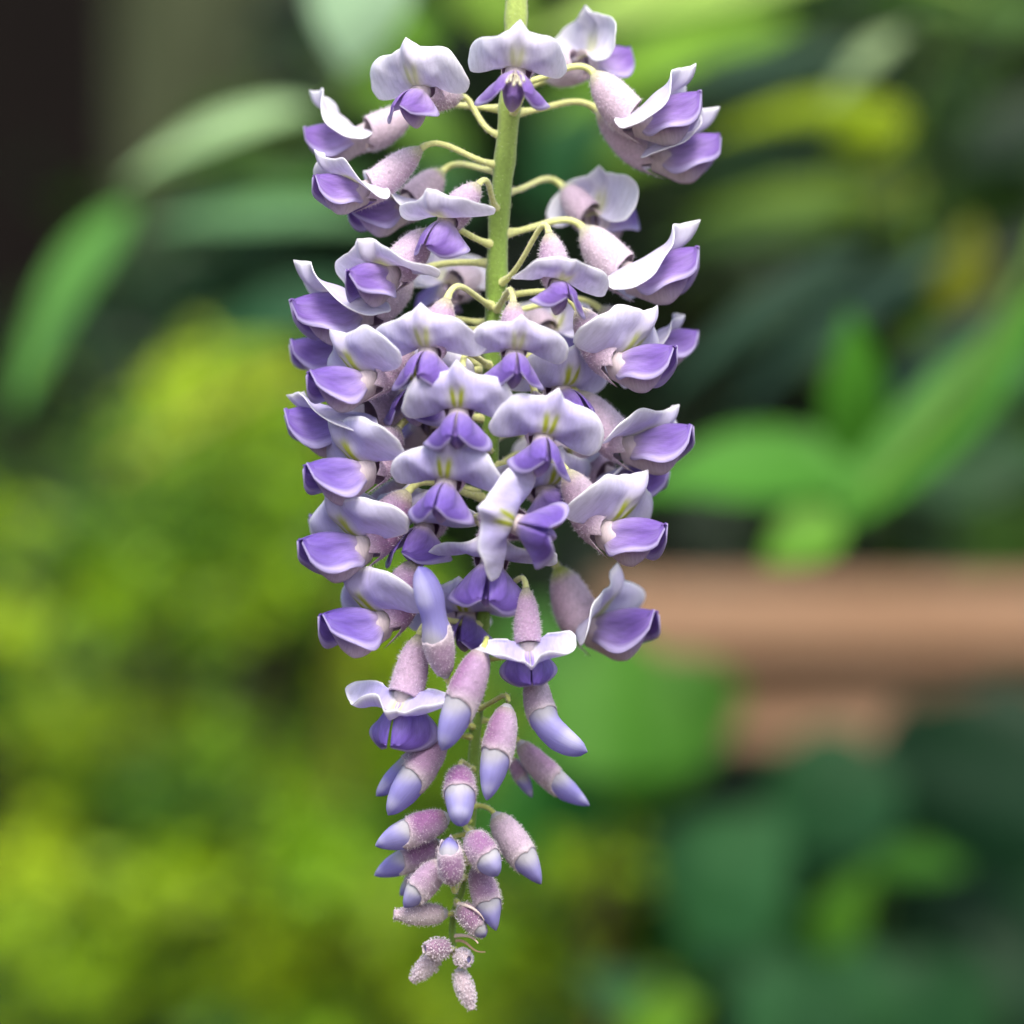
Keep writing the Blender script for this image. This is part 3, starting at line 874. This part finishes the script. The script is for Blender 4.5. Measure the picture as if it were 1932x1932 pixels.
flower((1160, 818), 0, (1085, 738), 70, 8, age=.35, att=705, th1=28, kl=-.15, kr=-.2, roll=12, droop=.2, mauve=.35, yel=.4, cup=.5, fit=(1134, 1302, 771, 891))
flower((1150, 905), 90, (1085, 845), 80, 2, age=.35, att=800, th1=40, kl=-.4, kr=-.4, mauve=.6, yel=.3)
flower((985, 1012), -200, (905, 975), 24, -4, roll=-70, age=.6, att=1000, th1=92, kl=.2, kr=.15, droop=.3, mauve=.9, yel=1.0, hei=.85, spread=.2, cl=112, fit=(903, 1069, 888, 1084))
flower((925, 1078), -110, (925, 990), -6, -26, roll=6, age=.6, att=1010, th1=82, kl=.2, kr=.2, droop=.8, mauve=.8, yel=.3, hei=.55, spread=.2, fit=(818, 1042, 1009, 1153))
flower((728, 1018), -80, (772, 925), -56, -2, age=.65, att=940, th1=58, kl=.0, kr=.2, droop=.3, mauve=.85, yel=.9, roll=-12, hei=.92, spread=.2, fit=(570, 766, 935, 1094))
flower((1098, 975), -60, (1066, 885), 58, 2, age=.35, att=880, th1=64, kl=.1, kr=.1, droop=.2, mauve=.4, yel=1.0, hei=1.05, roll=20, cup=.3, fit=(1066, 1252, 898, 1062))
flower((1102, 1165), 80, (1050, 1068), 66, 8, age=.35, att=1050, th1=60, kl=-.45, kr=-.45, droop=.0, mauve=.4, yel=.6, cup=.6, green=.9, fit=(1086, 1237, 1075, 1240))
flower((765, 1160), -60, (787, 1055), -56, -2, age=.75, att=1040, th1=60, kl=.1, kr=.2, droop=.3, mauve=.8, yel=1.0, roll=-12, hei=.9, spread=.2, fit=(606, 807, 1079, 1233))
flower((982, 1205), -140, (992, 1106), 8, -38, roll=-4, age=.7, att=1140, th0=-30, th1=-2, kl=-.1, kr=.1, droop=.2, mauve=.95, yel=.1, spread=.05, hei=.75, wlen=92, rim=2.0, wd=38, cext=15, fit=(917, 1074, 1186, 1300))
flower((785, 1300), -90, (792, 1195), -24, -30, roll=4, age=.75, att=1180, th0=-25, th1=4, kl=-.1, kr=-.1, droop=.2, mauve=.8, yel=.3, hei=.75, wlen=100, rim=2.0, wd=36, cext=15, fit=(666, 846, 1272, 1430))
# flowers on the far side, seen in the gaps
flower((1035, 640), 130, (1000, 590), 150, -10, age=.3, att=600, mauve=.4, green=.7)
flower((800, 800), 110, (850, 740), -140, -10, age=.4, att=740, mauve=.4)
flower((1060, 880), 140, (1000, 830), 140, -10, age=.4, att=830, mauve=.5)
flower((840, 1190), 90, (880, 1120), -150, -20, age=.5, att=1110, mauve=.5, sc=.85)

flower((795, 735), -20, (850, 668), -26, -14, age=.5, att=690, th1=80, mauve=.6, wd=20)
flower((1060, 742), -10, (1030, 672), 30, -12, age=.45, att=690, th1=80, mauve=.6, wd=20)
flower((800, 1000), -20, (850, 925), -30, -16, age=.6, att=930, th1=78, mauve=.7, wd=20)
flower((1030, 930), 10, (985, 862), 34, -10, age=.5, att=880, th1=70, mauve=.6, wd=20)
flower((690, 985), 60, (768, 905), -74, -4, age=.6, att=900, th1=40, mauve=.6, sc=.95)
flower((880, 1165), 0, (902, 1085), -12, -20, age=.6, att=1095, th1=80, mauve=.8, sc=.9, wd=20)
flower((660, 668), 70, (752, 610), -80, 2, age=.4, att=610, th1=36, mauve=.5)
# stamens of the wilting topmost flower, where wings stand apart
def local_tube(parent, pts, r, colr, Q, k, name="stamen"):
    pts = np.array(pts, float)
    qq = bez(pts[0], pts[1], pts[2], pts[3], 10)
    rad = np.full(10, r); rad[-2:] = r * 2.2
    V, F = tube(qq, rad, 6)
    return mesh(name, (V @ Q) * k, F, M_STEM, C=np.tile(lin(colr), (len(V), 1)), parent=parent)
for i, (y, z) in enumerate(((-10, 6), (-5, 10), (0, 2), (4, 9), (9, 4), (13, 12))):
    local_tube(fz_, [(20, y * .3, 5), (55, y * .8, 8 + z), (85, y * 1.2, 14 + z), (104, y * 1.4, 2 + z)], 1.1, (232, 226, 190), Q2, k2)

# -------- buds: base, tip, depth, depth change to the tip, half width, calyx share, sideways bend
def bud(B, T, d, dd, w_, cf=.58, bend=0., age=.8, att=None, blunt=.0, upv=None, mauve=.8, bead=0., nf=420, ped=True, tipcol=True, curve_out=0., flen=4.8, waist=0.):
    count[0] += 1
    rs = np.random.default_rng(500 + count[0])
    Bw, Tw = P(B[0], B[1], d), P(T[0], T[1], d + dd)
    ax = nrm(Tw - Bw); Ln = np.linalg.norm(Tw - Bw)
    view = np.array([0, 1., 0]); side = nrm(np.cross(ax, view))
    upv = nrm(np.array([-.15, -.55, .8])) if upv is None else nrm(np.array(upv, float))
    t = np.linspace(0, 1, 26)
    cen = Bw + ax * Ln * t[:, None] + side * (bend * Ln * 4 * t * (1 - t))[:, None] + side * (curve_out * Ln * np.clip((t - .5) / .5, 0, 1) ** 2)[:, None]
    prof = np.interp(t, [0, .06, .2, .4, .6, .74, .86, .95, 1], [.2, .55, .84, .97, .93, .80 + .10 * blunt, .54 + .22 * blunt, .28 + .25 * blunt, .03])
    prof = prof * (1 - waist * np.exp(-((t - .55) / .14) ** 2))
    w_ = w_ * .93
    rad = prof * w_ * SD
    T_, S_, U_ = frames(cen, upv)
    n = 20
    a = np.linspace(0, 2 * np.pi, n, endpoint=False)
    # petals: keeled below, folded banner above
    kf = 1 + .10 * np.cos(2 * a) * np.clip((np.linspace(0, 1, 26) - cf) / .2, 0, 1)[:, None]
    G = cen[:, None, :] + rad[:, None, None] * (kf[:, :, None] * (np.cos(a)[None, :, None] * U_[:, None, :] + .84 * np.sin(a)[None, :, None] * S_[:, None, :])) - Bw
    tt = np.repeat(t[:, None], n, 1); up = np.repeat(np.cos(a)[None, :], 26, 0)
    vio = mixc(lin((196, 192, 238)), lin((160, 154, 226)), age)
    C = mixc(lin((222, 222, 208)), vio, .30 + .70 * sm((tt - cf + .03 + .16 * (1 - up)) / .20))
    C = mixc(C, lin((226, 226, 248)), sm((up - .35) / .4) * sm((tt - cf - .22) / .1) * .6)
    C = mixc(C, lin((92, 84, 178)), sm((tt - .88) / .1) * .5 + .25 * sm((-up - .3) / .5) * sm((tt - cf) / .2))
    bo = mesh("bud", G.reshape(-1, 3), gridf(26, n, True), M_PETAL, C=C.reshape(-1, 3), UV=np.stack([up * .2 + .5, tt * .4 + .3], -1).reshape(-1, 2), parent=raceme, loc=Bw - RT)
    kk = max(3, int(cf * 25) + 1)
    cp = cen[:kk + 1]
    crad = np.interp(np.linspace(0, cf, 12), t, prof) * w_ * SD * 1.02 + .7 * SD
    crad[0] *= .5
    crad[-3:] -= np.array([.2, .5, .9]) * SD
    def edge(an):
        low = np.exp(-((np.abs(np.angle(np.exp(1j * (an - np.pi))))) / .3) ** 2)
        s1 = np.exp(-((np.abs(np.angle(np.exp(1j * (an - 1.9))))) / .28) ** 2) + np.exp(-((np.abs(np.angle(np.exp(1j * (an + 1.9))))) / .28) ** 2)
        if cf > .9: return np.full_like(an, 1.12)
        return .80 + .10 * (1 - np.cos(an)) + .14 * low + .16 * s1 + .05 * np.exp(-(np.angle(np.exp(1j * an)) / .25) ** 2)
    Gc, tc, an = calyx_grid(cp - Bw, crad, upv, edge, squash=.86, m=16, n=24)
    base = mixc(lin((212, 200, 210)), lin((172, 140, 178)), mauve)
    if bead > 1: base = mixc(base, lin((222, 214, 204)), .6)
    Cc = mixc(base, lin((118, 52, 118)), sm(np.sin(an + 1.2 + rs.uniform(-1, 1)) * .9 + .1)[None, :] * mauve * .8 * np.ones_like(tc))
    Cc = mixc(Cc, lin((168, 176, 120)), sm((.25 - tc) / .25) * .5)
    if cf < .9: Cc = mixc(Cc, lin((228, 220, 220)), sm((tc - .62) / .3) * .65)
    Cc = Cc * rs.uniform(.85, 1.1, Cc.shape[:2] + (1,))
    cx = mesh("calyx", Gc.reshape(-1, 3), gridf(*Gc.shape[:2], True), M_CALYX, C=Cc.reshape(-1, 3), parent=bo)
    thick(cx, .9 * SD)
    sp, sn = surf_samples(Gc)
    fz = [fuzz_geo(sp, sn, nf, (flen if bead < 1 else 4.0) * SD, .9 * SD, rs, bead * .8 * SD)]
    if ped:
        att = B[1] + 10 if att is None else att
        o, pf = pedicel(Bw, ax, att, bo, Bw, 4.6, (200, 208, 112), nf=90)
        fz.append((pf[0] - Bw, pf[1]))
    add_fuzz(fz, bo, np.zeros(3), (248, 240, 246))
    return bo

bud((842, 1278), (812, 1066), -120, -70, 36, cf=.42, bend=.03, blunt=.9, age=.75, att=1240, upv=(-.5, -.6, -.2), curve_out=.10, mauve=.5, nf=620, waist=.2)
bud((912, 1222), (834, 1416), -150, -30, 39, cf=.62, blunt=.5, age=.8, att=1225, mauve=.9, nf=700)
bud((1012, 1262), (1088, 1428), -60, -50, 36, cf=.50, bend=-.14, blunt=.8, age=.6, att=1245, mauve=.4, nf=520, curve_out=.12)
bud((958, 1328), (918, 1510), -120, -30, 37, cf=.58, blunt=.2, age=.75, att=1335, mauve=.8, nf=700)
bud((838, 1385), (732, 1538), -70, -20, 37, cf=.56, blunt=.3, age=.85, att=1370, mauve=.6, nf=600)
bud((820, 1400), (710, 1502), -30, 0, 26, cf=.5, blunt=.3, age=.8, att=1390, mauve=.6, nf=300)
bud((868, 1446), (868, 1556), -90, -70, 38, cf=.55, blunt=.9, age=.5, att=1450, mauve=.9, nf=700, bead=.6)
bud((978, 1398), (1112, 1520), 30, 0, 30, cf=.60, age=.8, att=1360, bend=-.05, mauve=.6, nf=400)
bud((965, 1430), (1004, 1505), 60, 0, 18, cf=.55, age=.6, att=1400, mauve=.6, nf=200)
bud((848, 1540), (708, 1596), -60, -10, 34, cf=.62, age=.6, att=1548, mauve=.9, nf=700, bead=.6)
bud((836, 1590), (706, 1652), -20, 10, 29, cf=.62, age=.9, att=1575, mauve=.8, nf=500, bead=.6)
bud((932, 1534), (1021, 1668), -20, -20, 36, cf=.70, age=.7, att=1520, mauve=.3, nf=700, bead=.6)
bud((884, 1570), (940, 1652), -110, -30, 35, cf=.70, blunt=.5, age=.3, att=1566, mauve=.8, nf=700, bead=.8)
bud((854, 1670), (846, 1580), -120, -20, 30, cf=.84, blunt=.3, age=.8, att=1655, mauve=.7, nf=700, bead=.8)
bud((836, 1625), (762, 1712), -70, -10, 31, cf=.72, age=.4, att=1620, mauve=.5, nf=600, bead=.7)
bud((898, 1630), (936, 1756), -60, -20, 33, cf=.66, age=.8, att=1625, mauve=.6, nf=600, bead=.7)
bud((800, 1640), (755, 1690), 30, 0, 18, cf=.7, age=.5, att=1630, mauve=.5, nf=200)
bud((846, 1724), (750, 1726), -40, -10, 23, cf=.92, blunt=.5, age=.3, att=1722, mauve=.5, nf=520, bead=1.2)
bud((866, 1704), (916, 1768), -60, -10, 25, cf=.86, blunt=.5, age=.3, att=1705, mauve=.9, nf=520, bead=1.2)
bud((850, 1790), (804, 1790), -30, -26, 21, cf=.95, blunt=1.0, age=.3, att=1792, mauve=.8, nf=460, bead=1.6)
bud((828, 1800), (780, 1848), -10, 0, 19, cf=.95, blunt=.7, age=.3, att=1796, mauve=.4, nf=460, bead=1.6)
bud((864, 1806), (884, 1810), -20, -20, 18, cf=.95, blunt=1.0, age=.3, att=1808, mauve=.3, nf=380, bead=1.8, ped=False)
bud((864, 1826), (889, 1900), -10, -10, 19, cf=.95, blunt=.6, age=.3, att=1822, mauve=.4, nf=600, bead=1.6, ped=False)

# withered bracts near the tip
def bract(pts, w_, colr):
    pp = np.array([P(*a) for a in pts]); qq = bez(*pp, 12)
    V, F = tube(qq, np.interp(np.linspace(0, 1, 12), [0, .3, 1], [w_, w_ * .8, w_ * .3]) * SD, 6, squash=.4)
    mesh("bract", V - RT, F, M_CALYX, C=np.tile(lin(colr), (len(V), 1)), parent=raceme)
bract([(862, 1704, -60), (880, 1708, -90), (900, 1712, -95), (914, 1736, -85)], 4, (232, 214, 206))
bract([(858, 1766, -10), (880, 1762, -60), (895, 1768, -70), (902, 1780, -70)], 4, (226, 200, 180))
bract([(858, 1775, 0), (888, 1770, -40), (884, 1800, -40), (916, 1796, -40)], 3, (222, 176, 150))
bract([(868, 1272, -100), (852, 1276, -120), (846, 1290, -125), (852, 1304, -120)], 5, (120, 88, 74))
